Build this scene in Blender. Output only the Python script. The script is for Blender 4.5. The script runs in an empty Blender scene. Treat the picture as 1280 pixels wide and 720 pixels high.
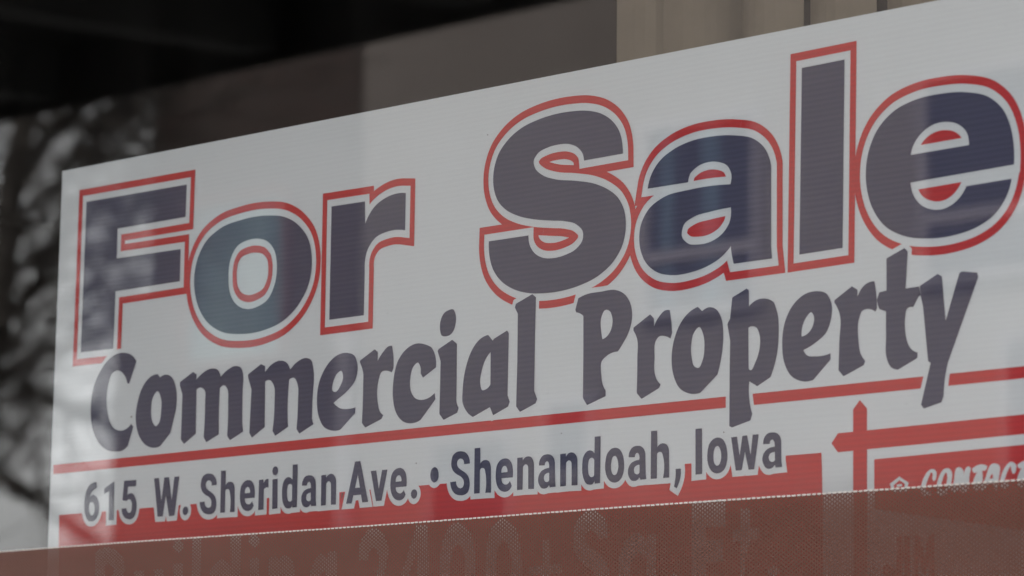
import bpy, bmesh, math, random
from math import radians, sin, cos, pi
from mathutils import Vector, Matrix
from mathutils.geometry import delaunay_2d_cdt

# ---- outlines of everything printed on the sign, in tenths of a millimetre on the sign's own plane
# (x along the sign, height above 1.8 m); "c" marks a corner, other points lie on smooth curves
HEAD = [
  ('F', '-3894,1466c -2885,1460c -2890,1272c -3566,1272c -3568,1095c -2931,1089c -2933,902c -3573,900c -3584,562c -3917,566c'),
  ('o', '-2096,1198 -1945,1173 -1816,1111 -1729,1024 -1697,910 -1714,795 -1793,685 -1929,598 -2120,553 -2337,548 -2536,580 -2683,661 -2765,769 -2794,886 -2773,999 -2697,1100 -2565,1167 -2357,1199|-2200,1077 -2102,1050 -2036,988 -2014,901 -2031,804 -2093,724 -2189,690 -2286,685 -2390,723 -2450,795 -2465,876 -2449,982 -2391,1050 -2298,1076'),
  ('r', '-1528,1189c -1233,1186c -1228,1063c -1160,1141 -1045,1189 -882,1195c -884,992c -1031,1000 -1146,972 -1208,911 -1227,805c -1229,561c -1532,561c'),
  ('S', '853,1209c 849,1255 830,1317 779,1379 703,1427 588,1461 459,1474 330,1475 199,1463 67,1435 -39,1386 -118,1316 -154,1231 -152,1142 -121,1075 -60,1021 34,978 167,944 311,922 415,908 505,881 554,836 551,798 506,759 417,733 313,726 235,738 169,774 136,821 130,863c -187,863c -182,791 -155,718 -94,651 0,598 119,564 251,550 393,550 534,566 673,602 786,664 854,742 878,833 865,919 820,985 745,1036 643,1077 489,1110 334,1135 229,1171 176,1212 165,1248 195,1284 267,1306 358,1313 448,1304 513,1277 549,1239 557,1207c'),
  ('a', '1039,1009c 1058,1065 1117,1133 1214,1182 1349,1213 1503,1219 1673,1204 1805,1170 1888,1104 1922,1028c 1923,623c 1930,571c 1663,570c 1650,610 1642,659c 1582,616 1487,579 1354,556 1218,555 1101,584 1022,643 982,728 987,822 1040,898 1157,953 1332,970 1637,966c 1644,1013 1617,1058 1551,1086 1465,1093 1389,1075 1347,1046 1335,1009c|1641,851c 1634,783 1591,734 1506,697 1410,690 1333,704 1291,744 1304,797 1371,830 1486,844'),
  ('l', '2132,1479c 2420,1482c 2406,576c 2116,572c'),
  ('e', '3497,853c 2850,841c 2860,796 2901,740 2980,701 3068,696 3147,727 3204,785c 3482,789c 3447,707 3379,638 3276,591 3137,566 2962,566 2802,595 2677,658 2596,759 2561,882 2572,1000 2633,1113 2732,1187 2876,1228 3036,1237 3210,1223 3348,1182 3433,1113 3483,1011 3498,919|2852,971c 3221,975c 3209,1031 3157,1078 3079,1101 2982,1094 2902,1052 2861,1000'),
]
SCRIPT = [
  ('C', '-3346,470c -3384,503 -3471,529 -3557,525 -3631,500 -3691,456 -3751,391 -3793,292 -3799,206 -3777,103 -3724,28 -3635,-28 -3535,-47 -3461,-43 -3413,-20c -3363,87c -3386,107c -3436,79 -3503,74 -3578,105 -3623,180 -3638,253 -3625,353 -3590,415 -3529,429 -3466,399 -3432,346c -3412,345c'),
  ('o', '-3131,379c -3107,358c -3052,370 -2991,350 -2946,276 -2942,177 -2970,95 -2994,29c -3092,-42c -3169,-46 -3242,-23 -3313,45 -3341,133 -3325,231 -3279,314 -3208,366|-3128,279 -3092,230 -3090,159 -3107,96 -3137,77 -3175,108 -3189,180 -3175,243'),
  ('m', '-2786,366c -2750,349c -2753,319c -2684,356 -2603,372 -2545,357 -2520,319c -2452,355 -2384,370 -2326,352 -2309,314 -2311,232 -2309,38c -2299,-6c -2421,-48c -2449,-22c -2446,172 -2453,242 -2484,267 -2527,254c -2530,205 -2530,39c -2528,-7c -2645,-46c -2672,-15c -2665,187 -2669,250 -2705,270 -2749,262c -2749,52c -2748,10c -2859,-43c -2891,-16c -2885,244c -2911,295c -2912,316c'),
  ('m', '-2144,363c -2106,349c -2105,316c -2043,355 -1965,369 -1909,353 -1875,313c -1798,356 -1733,366 -1684,347 -1668,308 -1671,119 -1673,25c -1659,-6c -1783,-50c -1810,-23c -1801,128 -1806,223 -1836,262 -1884,256c -1891,189 -1891,25c -1886,-5c -2002,-49c -2028,-20c -2014,143 -2022,232 -2058,266 -2103,261c -2101,39c -2100,7c -2216,-46c -2242,-18c -2229,226c -2263,297c -2263,314c'),
  ('e', '-1376,367 -1300,341 -1275,273 -1293,214 -1360,159 -1445,118 -1483,100c -1422,66 -1358,58 -1290,63c -1293,31c -1419,-51c -1495,-51 -1571,-22 -1616,42 -1631,124 -1616,217 -1558,300 -1472,355|-1416,270 -1403,235 -1425,190 -1467,159 -1494,168 -1486,221 -1449,263'),
  ('r', '-1131,367c -1102,350c -1103,302c -1057,347 -1016,373 -981,375c -967,303 -968,250c -982,230c -1024,243 -1070,238 -1092,199 -1093,60 -1078,26 -1048,5c -1064,-15c -1202,-53c -1232,-26c -1226,176 -1228,249 -1257,305c -1257,315c'),
  ('c', '-778,370 -695,358 -650,341c -617,296 -609,230c -716,183c -737,207c -738,239 -759,267 -796,250 -823,187 -818,121 -782,79 -730,65 -669,71 -617,94c -610,61c -732,-42c -800,-55 -883,-39 -940,11 -968,92 -966,184 -931,287 -860,347'),
  ('i', '-506,528 -471,528 -453,504 -452,445 -473,408 -540,390c -568,400 -576,416 -576,475 -552,511|-477,367c -438,343c -437,68c -436,36 -418,2c -429,-23c -541,-54c -576,-20c -571,260c -597,316c -589,326c'),
  ('a', '-184,369c -146,335c -138,345c -33,380c -19,365c -24,40c -6,7c -19,-18c -138,-56c -164,-11c -301,-54c -345,-28 -386,26 -387,91 -369,193 -311,304 -253,351|-163,277c -162,107c -199,84 -228,82 -245,119 -234,183 -202,244'),
  ('l', '164,553c 193,534c 188,329c 186,50c 210,5c 197,-16c 76,-52c 45,-22c 51,213c 51,461c 27,495c 35,514c'),
  ('P', '522,500c 566,512 696,519 807,517 871,491 917,438 929,363 909,302 864,244 825,204c 737,186 704,164 701,96 716,39 735,13c 735,-16c 595,-52c 563,-13c 564,193c 562,406c 539,420 507,429c 500,443c|725,422 762,414 781,381 776,326 745,289 708,275c 700,307 701,394'),
  ('r', '1062,372c 1091,349c 1092,310c 1134,360 1170,382 1206,381c 1217,326 1224,265c 1212,238c 1171,254 1126,254 1103,232 1097,152 1097,79 1110,47 1142,15c 1130,-3c 1003,-48c 967,-16c 970,162 968,255 940,300c 940,315c'),
  ('o', '1409,380c 1440,356c 1491,371 1539,357 1578,308 1590,235 1582,139 1550,34c 1429,-47c 1350,-45 1279,-13 1234,57 1221,143 1242,239 1295,320 1356,363|1420,279 1450,234 1457,173 1445,114 1416,77 1384,88 1366,132 1362,193 1380,252'),
  ('p', '1754,440c 1769,430c 1770,352c 1814,375 1873,381 1941,358c 1971,287 1976,204 1963,98 1920,-5c 1829,-43c 1774,-15c 1776,-114 1795,-175c 1782,-206c 1654,-232c 1635,-224c 1636,51c 1639,195c 1619,277c 1638,303c 1653,405c|1767,247c 1789,252 1823,242 1845,202 1845,143 1815,74 1781,38 1769,47c'),
  ('e', '2239,384 2299,367 2333,315 2329,242 2299,183 2230,140 2144,109c 2162,86 2230,72 2326,79c 2326,49c 2210,-40c 2127,-39 2058,-7 2014,58 2000,145 2014,243 2066,325 2144,374|2199,286 2215,264 2208,221 2170,184 2132,174c 2135,215 2161,262'),
  ('r', '2468,387c 2505,367c 2505,334c 2544,381 2586,397 2616,397c 2629,325 2632,271c 2622,252c 2577,269 2535,263 2514,226 2512,117 2522,68 2555,26c 2545,6c 2412,-37c 2379,-6c 2384,127 2387,261 2352,319c 2353,331c'),
  ('t', '2694,498c 2810,536c 2831,518c 2817,345c 2904,347c 2912,306c 2899,299c 2866,254c 2825,248 2814,213 2813,153 2825,98 2849,61 2893,39c 2890,13c 2767,-32c 2718,-13 2693,31 2690,127 2690,248c 2647,263c 2639,282c 2631,307c 2647,342c 2694,346c'),
  ('y', '2909,349c 3021,395c 3047,381c 3071,174c 3157,386c 3176,392c 3268,378c 3274,357c 3083,-23c 3070,-69 3055,-174c 3042,-203c 2932,-225c 2913,-206c 2975,-15c 2959,-7c 2928,251c 2912,305c'),
]
ADDRESS = [
  ('6', '-3721,-216c -3717,-251c -3753,-262 -3775,-279 -3786,-302c -3766,-290 -3738,-293 -3710,-311 -3691,-346 -3689,-378 -3702,-413 -3728,-438 -3764,-446 -3801,-438 -3829,-408 -3842,-365 -3842,-323 -3830,-271 -3796,-231 -3755,-217|-3764,-332 -3746,-341 -3737,-362 -3739,-391 -3752,-408 -3767,-410 -3786,-396 -3795,-367 -3791,-344 -3782,-334'),
  ('1', '-3540,-222c -3540,-447c -3590,-447c -3593,-275c -3642,-291c -3640,-256c -3551,-223c'),
  ('5', '-3443,-223c -3320,-224c -3323,-261c -3402,-259c -3407,-307c -3383,-299 -3352,-303 -3327,-328 -3313,-364 -3317,-405 -3334,-436 -3364,-450 -3395,-449 -3427,-439 -3455,-412 -3462,-384c -3414,-384c -3406,-401 -3388,-412 -3370,-408 -3361,-383 -3363,-354 -3377,-336 -3395,-334 -3413,-343c -3456,-336c'),
  ('W', '-3145,-225c -3097,-225c -3068,-358c -3045,-225c -2999,-225c -2968,-358c -2947,-227c -2899,-227c -2939,-449c -2991,-450c -3026,-330c -3052,-449c -3102,-448c'),
  ('.', '-2833,-402 -2812,-411 -2807,-427 -2815,-444 -2833,-452 -2853,-443 -2860,-424 -2850,-407'),
  ('S', '-2538,-294c -2587,-295c -2589,-277 -2604,-266 -2622,-265 -2638,-275 -2643,-291 -2634,-308 -2610,-323 -2577,-339 -2552,-359 -2539,-387 -2540,-420 -2554,-445 -2582,-456 -2615,-457 -2651,-449 -2679,-429 -2694,-403 -2698,-383c -2649,-383c -2645,-401 -2630,-415 -2610,-420 -2592,-414 -2586,-394 -2591,-375 -2609,-360 -2646,-344 -2675,-324 -2689,-300 -2689,-272 -2677,-244 -2648,-228 -2608,-226 -2572,-235 -2550,-254 -2540,-275'),
  ('h', '-2500,-216c -2455,-217c -2454,-299c -2438,-287 -2409,-283 -2384,-291 -2371,-311 -2368,-336c -2366,-455c -2411,-454c -2414,-343 -2419,-330 -2433,-323 -2448,-325 -2457,-334c -2456,-454c -2501,-454c'),
  ('e', '-2182,-384c -2272,-384c -2268,-402 -2250,-416 -2229,-418 -2215,-412 -2205,-401c -2189,-427c -2204,-445 -2229,-455 -2253,-455 -2285,-443 -2307,-419 -2318,-384 -2317,-347 -2309,-315 -2284,-291 -2249,-282 -2213,-289 -2192,-310 -2182,-340|-2272,-355c -2225,-354c -2228,-335 -2238,-323 -2252,-321 -2266,-329'),
  ('r', '-2144,-287c -2103,-286c -2099,-307c -2085,-290 -2056,-286c -2055,-334c -2079,-332 -2098,-341c -2098,-454c -2147,-455c'),
  ('i', '-2020,-290c -1973,-289c -1971,-454c -2019,-455c|-1996,-219 -1977,-227 -1971,-244 -1978,-261 -1996,-269 -2015,-262 -2023,-241 -2013,-224'),
  ('d', '-1838,-218c -1793,-219c -1795,-455c -1835,-456c -1837,-443c -1852,-457 -1875,-459 -1899,-452 -1920,-428 -1930,-394 -1931,-358 -1924,-318 -1908,-296 -1881,-285 -1857,-289 -1839,-302c|-1840,-334c -1840,-412c -1849,-420 -1864,-421 -1879,-410 -1886,-383 -1885,-351 -1877,-329 -1860,-323'),
  ('a', '-1753,-339c -1747,-314 -1727,-292 -1692,-285 -1658,-291 -1637,-309 -1629,-332c -1626,-427c -1622,-456c -1666,-456c -1673,-444c -1686,-456 -1707,-461 -1731,-456 -1749,-439 -1757,-416 -1753,-391 -1736,-371 -1708,-360 -1674,-357c -1674,-336 -1681,-324 -1692,-321 -1703,-328 -1707,-341c|-1672,-382c -1672,-420c -1680,-427 -1695,-427 -1708,-421 -1713,-407 -1708,-391 -1694,-384'),
  ('n', '-1581,-291c -1539,-291c -1537,-306c -1520,-293 -1496,-287 -1472,-294 -1454,-313 -1449,-341c -1448,-457c -1492,-457c -1494,-350c -1499,-335 -1513,-327 -1528,-332 -1537,-341c -1537,-457c -1581,-458c'),
  ('A', '-1286,-232c -1240,-232c -1168,-457c -1219,-457c -1231,-415c -1296,-415c -1310,-458c -1359,-458c|-1260,-306c -1241,-376c -1284,-376c'),
  ('v', '-1149,-291c -1102,-291c -1078,-391c -1052,-291c -1006,-291c -1054,-456c -1101,-456c'),
  ('e', '-843,-390c -933,-390c -929,-408 -912,-422 -890,-424 -876,-418 -866,-407c -850,-433c -865,-451 -890,-461 -914,-461 -946,-449 -968,-425 -979,-390 -978,-353 -970,-321 -945,-297 -910,-288 -875,-295 -853,-316 -844,-346|-934,-361c -886,-360c -889,-341 -899,-329 -913,-327 -927,-335'),
  ('.', '-778,-409 -757,-419 -752,-434 -760,-451 -778,-459 -798,-451 -805,-431 -795,-414'),
  ('•', '-609,-300 -587,-311 -577,-339 -582,-367 -611,-382 -637,-367 -645,-338 -634,-310'),
  ('S', '-321,-297c -370,-298c -372,-280 -387,-269 -405,-268 -421,-278 -426,-294 -416,-311 -393,-326 -360,-342 -334,-362 -322,-390 -323,-423 -337,-448 -365,-459 -398,-460 -434,-452 -462,-432 -476,-406 -480,-386c -432,-385c -428,-403 -413,-418 -393,-423 -375,-416 -368,-397 -374,-378 -392,-363 -429,-347 -458,-327 -472,-303 -472,-275 -460,-247 -431,-231 -391,-229 -355,-238 -333,-257 -323,-278'),
  ('h', '-284,-219c -238,-219c -237,-302c -221,-290 -192,-286 -167,-294 -155,-313 -151,-339c -149,-458c -194,-457c -197,-346 -202,-333 -217,-326 -231,-328 -240,-337c -239,-457c -285,-457c'),
  ('e', '24,-388c -66,-388c -62,-406 -44,-420 -23,-422 -9,-416 1,-405c 17,-431c 2,-449 -23,-459 -47,-459 -79,-447 -101,-423 -112,-387 -111,-351 -103,-319 -78,-295 -43,-286 -8,-293 14,-314 24,-344|-67,-359c -19,-358c -22,-339 -32,-327 -46,-325 -60,-333'),
  ('n', '58,-289c 100,-289c 102,-305c 119,-291 143,-286 168,-292 185,-312 190,-340c 191,-456c 147,-455c 145,-349c 140,-333 126,-326 111,-331 103,-339c 102,-455c 58,-456c'),
  ('a', '228,-338c 234,-312 254,-291 289,-284 323,-290 344,-307 352,-330c 355,-426c 359,-454c 315,-455c 308,-443c 294,-455 274,-459 250,-455 232,-438 223,-414 228,-390 245,-370 272,-359 307,-355c 307,-335 300,-323 289,-320 278,-326 274,-340c|309,-380c 309,-419c 301,-425 286,-426 273,-419 268,-405 273,-390 287,-382'),
  ('n', '393,-289c 435,-288c 438,-304c 454,-290 478,-285 503,-292 521,-311 525,-339c 527,-455c 482,-454c 481,-348c 476,-332 462,-325 446,-330 438,-338c 438,-454c 394,-455c'),
  ('d', '655,-216c 700,-216c 698,-453c 658,-454c 656,-441c 641,-455 618,-457 594,-450 574,-426 563,-392 562,-356 569,-315 586,-294 612,-283 636,-287 654,-300c|653,-332c 653,-410c 644,-418 629,-419 614,-408 607,-381 608,-349 616,-327 633,-321'),
  ('o', '810,-281 843,-291 866,-319 877,-364 874,-404 857,-437 831,-453 801,-456 771,-446 748,-422 736,-388 737,-347 750,-308 776,-287|810,-322 823,-334 833,-362 831,-393 818,-415 801,-418 786,-406 779,-377 782,-348 793,-326'),
  ('a', '910,-335c 916,-309 936,-288 971,-281 1005,-287 1026,-304 1034,-327c 1037,-423c 1041,-451c 997,-452c 990,-440c 976,-452 956,-456 932,-452 914,-435 905,-411 910,-387 927,-367 954,-356 989,-352c 989,-332 982,-320 971,-316 960,-323 956,-337c|991,-377c 991,-416c 983,-422 968,-423 955,-416 950,-402 955,-387 969,-379'),
  ('h', '1074,-213c 1119,-214c 1121,-296c 1137,-284 1165,-280 1190,-289 1203,-308 1206,-334c 1208,-452c 1163,-452c 1161,-340 1155,-327 1141,-321 1127,-323 1118,-331c 1118,-452c 1073,-452c'),
  (',', '1254,-412c 1292,-412c 1290,-451 1277,-485 1262,-509c 1243,-499c 1249,-475 1254,-449'),
  ('I', '1395,-223c 1442,-223c 1444,-447c 1397,-448c'),
  ('o', '1555,-275 1588,-285 1611,-313 1622,-358 1619,-398 1603,-431 1576,-447 1546,-450 1516,-440 1493,-416 1481,-382 1482,-341 1495,-302 1522,-281|1555,-316 1568,-328 1578,-356 1576,-387 1563,-409 1546,-412 1531,-400 1524,-371 1527,-342 1539,-320'),
  ('w', '1648,-280c 1689,-279c 1708,-374c 1726,-278c 1760,-277c 1784,-372c 1798,-276c 1840,-276c 1809,-444c 1770,-444c 1745,-357c 1722,-444c 1681,-444c'),
  ('a', '1870,-327c 1875,-301 1896,-279 1930,-273 1965,-279 1986,-296 1994,-319c 1996,-415c 2001,-443c 1957,-444c 1950,-431c 1936,-443 1915,-448 1891,-443 1874,-426 1865,-403 1870,-378 1887,-359 1914,-347 1949,-344c 1948,-323 1941,-312 1931,-308 1919,-315 1916,-328c|1951,-369c 1951,-408c 1943,-414 1927,-415 1915,-408 1909,-394 1915,-378 1928,-371'),
]
CONTACT = [
  ('house_emblem', '2774,-531c 2834,-563c 2817,-604c 2732,-603c 2713,-562c|2775,-548c 2811,-568c 2802,-591c 2745,-591c 2737,-570c|2758,-568c 2791,-566c 2791,-577c 2758,-579c'),
  ('C', '3009,-541 3009,-522 2994,-510 2975,-508 2955,-517 2933,-540 2918,-565 2912,-587 2914,-609 2924,-624 2946,-630 2972,-625 2977,-612 2961,-609 2946,-603 2941,-585 2951,-563 2964,-539 2977,-523 2985,-530 2983,-552 2992,-564 3003,-558'),
  ('O', '3076,-509 3094,-514 3106,-530 3106,-559 3097,-590 3080,-618 3054,-634 3028,-631 3011,-614 3009,-589 3018,-561 3038,-527 3057,-512|3070,-528 3076,-545 3074,-570 3063,-595 3048,-610 3039,-603 3039,-584 3048,-559 3059,-537'),
  ('N', '3138,-510 3154,-509 3169,-516 3183,-552c 3194,-514 3206,-508 3222,-516 3216,-544 3193,-625 3182,-627 3166,-623 3146,-578c 3133,-622 3122,-627 3107,-622 3118,-570'),
  ('T', '3232,-520 3242,-514 3310,-507 3324,-514 3318,-528 3293,-532c 3274,-611 3259,-619 3245,-612 3263,-536c 3242,-539 3234,-532'),
  ('A', '3352,-505 3378,-505 3396,-513 3394,-575 3389,-619 3377,-625 3365,-618 3363,-596c 3326,-597c 3309,-618 3297,-624 3286,-614 3310,-571|3354,-550 3359,-570c 3338,-572c'),
  ('C', '3498,-541 3501,-519 3486,-506 3465,-502 3444,-513 3423,-536 3409,-561 3402,-585 3406,-607 3423,-618 3448,-614 3452,-602 3435,-598 3429,-587 3438,-562 3453,-535 3467,-520 3471,-542 3482,-557 3492,-554'),
  ('T', '3507,-516 3519,-511 3594,-504 3602,-525 3558,-530c 3541,-614 3527,-621 3514,-613 3532,-533c 3517,-534'),
]
NAME = [
  ('J', '2755,-810c 2790,-812c 2790,-963 2769,-1014 2708,-1020 2672,-974 2683,-937 2713,-938 2739,-969 2754,-936'),
  ('I', '2811,-812c 2841,-810c 2841,-1024c 2810,-1027c'),
  ('M', '2867,-811c 2902,-813c 2932,-910c 2958,-811c 2998,-809c 3002,-1022c 2967,-1025c 2967,-904c 2942,-991c 2922,-990c 2897,-905c 2896,-1026c 2866,-1029c'),
]
AREA = [
  ('B', '-3723,-626c -3512,-625 -3430,-684 -3419,-754 -3481,-812c -3398,-894 -3402,-1009 -3471,-1077 -3705,-1085c|-3622,-714c -3549,-712 -3524,-741 -3547,-768 -3620,-770c'),
  ('u', '-3324,-753c -3229,-752c -3219,-1014c -3117,-1012c -3126,-751c -3032,-750c -3020,-1088c -3311,-1095c'),
  ('i', '-2940,-725c -2847,-724c -2835,-1070c -2928,-1072c|-2898,-590 -2843,-624 -2896,-663 -2951,-625'),
  ('l', '-2763,-587c -2676,-586c -2659,-1074c -2746,-1077c'),
  ('d', '-2396,-584c -2307,-583c -2292,-1062c -2523,-1069 -2586,-986 -2598,-873 -2578,-770 -2504,-719 -2391,-750c|-2389,-822c -2383,-1015c -2488,-998 -2506,-899 -2471,-837'),
  ('i', '-2221,-721c -2133,-720c -2122,-1066c -2210,-1068c|-2181,-584 -2128,-622 -2178,-665 -2231,-622'),
  ('n', '-2045,-723c -1964,-722c -1956,-749c -1892,-716 -1826,-745 -1810,-811c -1803,-1061c -1882,-1064c -1896,-852 -1925,-820 -1954,-850c -1947,-1066c -2035,-1068c'),
  ('g', '-1679,-903 -1640,-769 -1570,-719 -1520,-743c -1514,-713c -1437,-712c -1428,-1063c -1575,-1081|-1526,-817c -1514,-974c -1578,-963 -1601,-893 -1582,-832'),
  ('2', '-1241,-767c -1223,-660 -1148,-603 -1066,-615 -996,-691 -1000,-797 -1092,-944 -1138,-1049c -1227,-1060c -1094,-858 -1069,-773 -1091,-721 -1132,-706 -1158,-748 -1165,-774c'),
  ('4', '-755,-603c -655,-603c -648,-958c -748,-959c -748,-933c -889,-942c -890,-886c|-752,-743c -749,-878c -823,-880c'),
  ('0', '-418,-601 -327,-643 -273,-762 -270,-928 -358,-1071 -488,-1080 -550,-940 -553,-772 -509,-647|-410,-714 -363,-766 -354,-925 -392,-1008 -451,-964 -467,-817 -448,-746'),
  ('0', '-52,-597 38,-638 90,-755 92,-920 6,-1061 -120,-1070 -180,-931 -183,-765 -140,-642|-43,-709 2,-760 10,-917 -26,-998 -84,-955 -99,-810 -81,-740'),
  ('+', '258,-725c 320,-724c 322,-850c 420,-850c 421,-894c 322,-895c 324,-1009c 262,-1011c 260,-897c 161,-898c 160,-857c 260,-852c'),
  ('S', '758,-730c 686,-735c 674,-710 631,-688 589,-715 614,-764 699,-808 765,-883 772,-983 702,-1081 612,-1098 532,-1056 501,-974c 574,-968c 641,-1019 688,-980 670,-919 579,-860 511,-792 498,-691 551,-612 648,-588 733,-632'),
  ('q', '1118,-725c 1121,-1171c 1045,-1170c 1044,-1011c 968,-1029 879,-998 843,-905 854,-806 912,-736 983,-719 1042,-754c 1048,-726c|1043,-837c 1044,-952c 967,-957 926,-896 955,-842 996,-819'),
  ('.', '1246,-924 1281,-956 1247,-986 1212,-958'),
  ('F', '1376,-583c 1614,-579c 1614,-711c 1468,-713c 1468,-775c 1592,-773c 1593,-881c 1469,-885c 1470,-1103c 1379,-1104c'),
  ('t', '1714,-631c 1781,-630c 1781,-727c 1842,-725c 1842,-783c 1787,-785c 1793,-1035 1849,-1056c 1766,-1100 1716,-1033c 1715,-786c 1665,-787c 1665,-733c 1715,-731c'),
  ('.', '1941,-910 1979,-942 1941,-971 1908,-943'),
]
BARS = {
  'rule': '-4176,-90c 3451,-74c 4474,-71c 4474,-116c 3451,-129c -4173,-145c',
  'band': '-4102,-392c 2265,-391c 2270,-520c 2275,-1651c -4077,-1837c',
  'hbar': '2332,-350c 2375,-305c 2567,-303c 2945,-299c 4471,-281c 4470,-369c 2944,-388c 2567,-392c 2375,-395c',
  'vbar': '2475,-199c 2519,-157c 2566,-200c 2564,-1369c 2474,-1368c',
  'box': '2613,-442c 3055,-436c 3545,-429c 4470,-415c 4462,-934c 3542,-814c 2750,-695c 2612,-673c',
}
# ---- settings
W_GAP, W_OUT = 39, 79
CAN_Z = 2.914
BLY = .13
BLX = [-.0637, -.0256, .037, .0887, .145, .201, .257, .313, .369, .425, .481, .537, .593, .649, .705, .761, .817, .873, .929, .985, 1.04]
BLW = .052
BLA = [.55, .6, -.1, -.07, .05] + [.05 + .06 * ((i * 7) % 3) for i in range(16)]
TREES = [((-26.5, -15.5, .0), 10.5, 11, 'bare tree standing farther left and behind, mirrored in the glass')]
SKY, SUN, EXPO, FSTOP = .15, .6, 2.28, 17
CAN_X = 1.6
LIMBS = [
  (0.112, [(-20.76, -13.0, 2.78), (-20.5, -13.0, 3.4), (-20.36, -13.0, 4.02), (-20.25, -13.0, 4.48), (-20.17, -13.0, 5.0), (-20.09, -13.0, 5.46), (-19.97, -13.0, 5.92), (-19.89, -13.0, 6.39)]),
  (0.039, [(-20.5, -13.0, 3.4), (-20.14, -13.0, 3.6), (-19.86, -13.0, 3.51), (-19.6, -13.0, 3.39), (-19.26, -13.0, 3.26), (-18.95, -13.0, 3.08)]),
  (0.03, [(-20.36, -13.0, 4.02), (-20.11, -13.0, 4.08), (-19.79, -13.0, 4.12), (-19.43, -13.0, 4.02), (-19.07, -13.0, 3.93), (-18.68, -13.0, 3.85)]),
  (0.026, [(-20.28, -13.0, 4.27), (-19.98, -13.0, 4.25), (-19.71, -13.0, 4.33), (-19.4, -13.0, 4.52), (-19.19, -13.0, 4.75), (-18.98, -13.0, 4.86)]),
  (0.034, [(-20.23, -13.0, 4.53), (-19.91, -13.0, 4.69), (-19.69, -13.0, 4.95), (-19.48, -13.0, 5.16), (-19.24, -13.0, 5.45), (-19.1, -13.0, 5.74), (-19.02, -13.0, 5.96)]),
  (0.03, [(-20.17, -13.0, 5.0), (-19.94, -13.0, 5.24), (-19.67, -13.0, 5.44), (-19.36, -13.0, 5.62), (-19.15, -13.0, 5.82), (-18.98, -13.0, 6.01)]),
  (0.021, [(-19.69, -13.0, 4.95), (-19.29, -13.0, 5.02), (-19.06, -13.0, 4.82), (-18.83, -13.0, 4.47), (-18.69, -13.0, 4.16)]),
  (0.017, [(-19.24, -13.0, 5.45), (-18.99, -13.0, 5.24), (-18.81, -13.0, 4.92), (-18.73, -13.0, 4.61), (-18.57, -13.0, 4.25)]),
  (0.026, [(-19.97, -13.0, 5.92), (-19.6, -13.0, 5.83), (-19.24, -13.0, 5.81), (-18.88, -13.0, 5.74), (-18.45, -13.0, 5.64)]),
  (0.021, [(-19.36, -13.0, 5.62), (-19.05, -13.0, 5.61), (-18.79, -13.0, 5.52), (-18.44, -13.0, 5.31)]),
  (0.03, [(-20.09, -13.0, 5.46), (-19.82, -13.0, 5.64), (-19.6, -13.0, 5.88), (-19.47, -13.0, 6.07)]),
  (0.017, [(-19.1, -13.0, 5.74), (-18.88, -13.0, 5.59), (-18.74, -13.0, 5.37), (-18.51, -13.0, 5.04)]),
  (0.021, [(-19.1, -13.0, 5.74), (-18.84, -13.0, 5.89), (-18.68, -13.0, 6.02), (-18.47, -13.0, 6.09)]),
  (0.026, [(-20.28, -13.0, 4.27), (-19.95, -13.0, 4.51), (-19.82, -13.0, 4.7), (-19.51, -13.0, 4.94)]),
  (0.017, [(-19.98, -13.0, 4.25), (-19.61, -13.0, 4.07), (-19.28, -13.0, 3.74), (-19.05, -13.0, 3.43)]),
  (0.017, [(-18.88, -13.0, 5.74), (-18.73, -13.0, 5.82), (-18.46, -13.0, 5.89)]),
]

random.seed(7)
S = bpy.context.scene
COL = S.collection
MM = 0.001

# ------------------------------------------------------------------ helpers
def link(name, bm, mat, parent=None, smooth=False):
    me = bpy.data.meshes.new(name)
    bm.normal_update()
    bm.to_mesh(me); bm.free()
    if smooth:
        for p in me.polygons: p.use_smooth = True
    me.materials.append(mat)
    o = bpy.data.objects.new(name, me)
    COL.objects.link(o)
    if parent: o.parent = parent
    return o

def tag(o, label=None, cat=None, group=None, kind=None):
    if label: o['label'] = label
    if cat: o['category'] = cat
    if group: o['group'] = group
    if kind: o['kind'] = kind
    return o

def thing(name, label, cat, loc=(0, 0, 0), group=None):
    o = bpy.data.objects.new(name, None)
    o.location = loc
    o.empty_display_size = 0.1
    COL.objects.link(o)
    return tag(o, label, cat, group)

def part(name, bm, mat, root, label=None, smooth=False):
    """bm is in world coordinates; moved into the root's frame"""
    bmesh.ops.translate(bm, verts=bm.verts, vec=-root.matrix_basis.translation)
    o = link(name, bm, mat, root, smooth)
    if label: o['label'] = label
    return o

def sub(name, bm, mat, p, root):
    bmesh.ops.translate(bm, verts=bm.verts, vec=-root.matrix_basis.translation)
    return link(name, bm, mat, p)

def box(bm, x0, x1, y0, y1, z0, z1):
    r = bmesh.ops.create_cube(bm, size=1.0)
    for v in r['verts']:
        v.co = Vector((x0 if v.co.x < 0 else x1, y0 if v.co.y < 0 else y1, z0 if v.co.z < 0 else z1))
    return bm

def nbox(*a):
    return box(bmesh.new(), *a)

def material(name, base=(.5, .5, .5), rough=.6, spec=.5):
    m = bpy.data.materials.new(name)
    m.use_nodes = True
    nt = m.node_tree
    b = nt.nodes['Principled BSDF']
    b.inputs['Base Color'].default_value = (*base, 1)
    b.inputs['Roughness'].default_value = rough
    b.inputs['Specular IOR Level'].default_value = spec
    return m, nt, b

def N(nt, typ, **kw):
    n = nt.nodes.new(typ)
    for k, v in kw.items():
        if k in ('operation', 'blend_type', 'data_type', 'wave_type', 'bands_direction', 'feature', 'mode'):
            setattr(n, k, v)
    return n

def mth(nt, op, a, b=None, c=None):
    n = nt.nodes.new('ShaderNodeMath'); n.operation = op
    for i, v in enumerate((a, b, c)):
        if v is None: continue
        if isinstance(v, (int, float)): n.inputs[i].default_value = v
        else: nt.links.new(v, n.inputs[i])
    return n.outputs[0]

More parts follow.
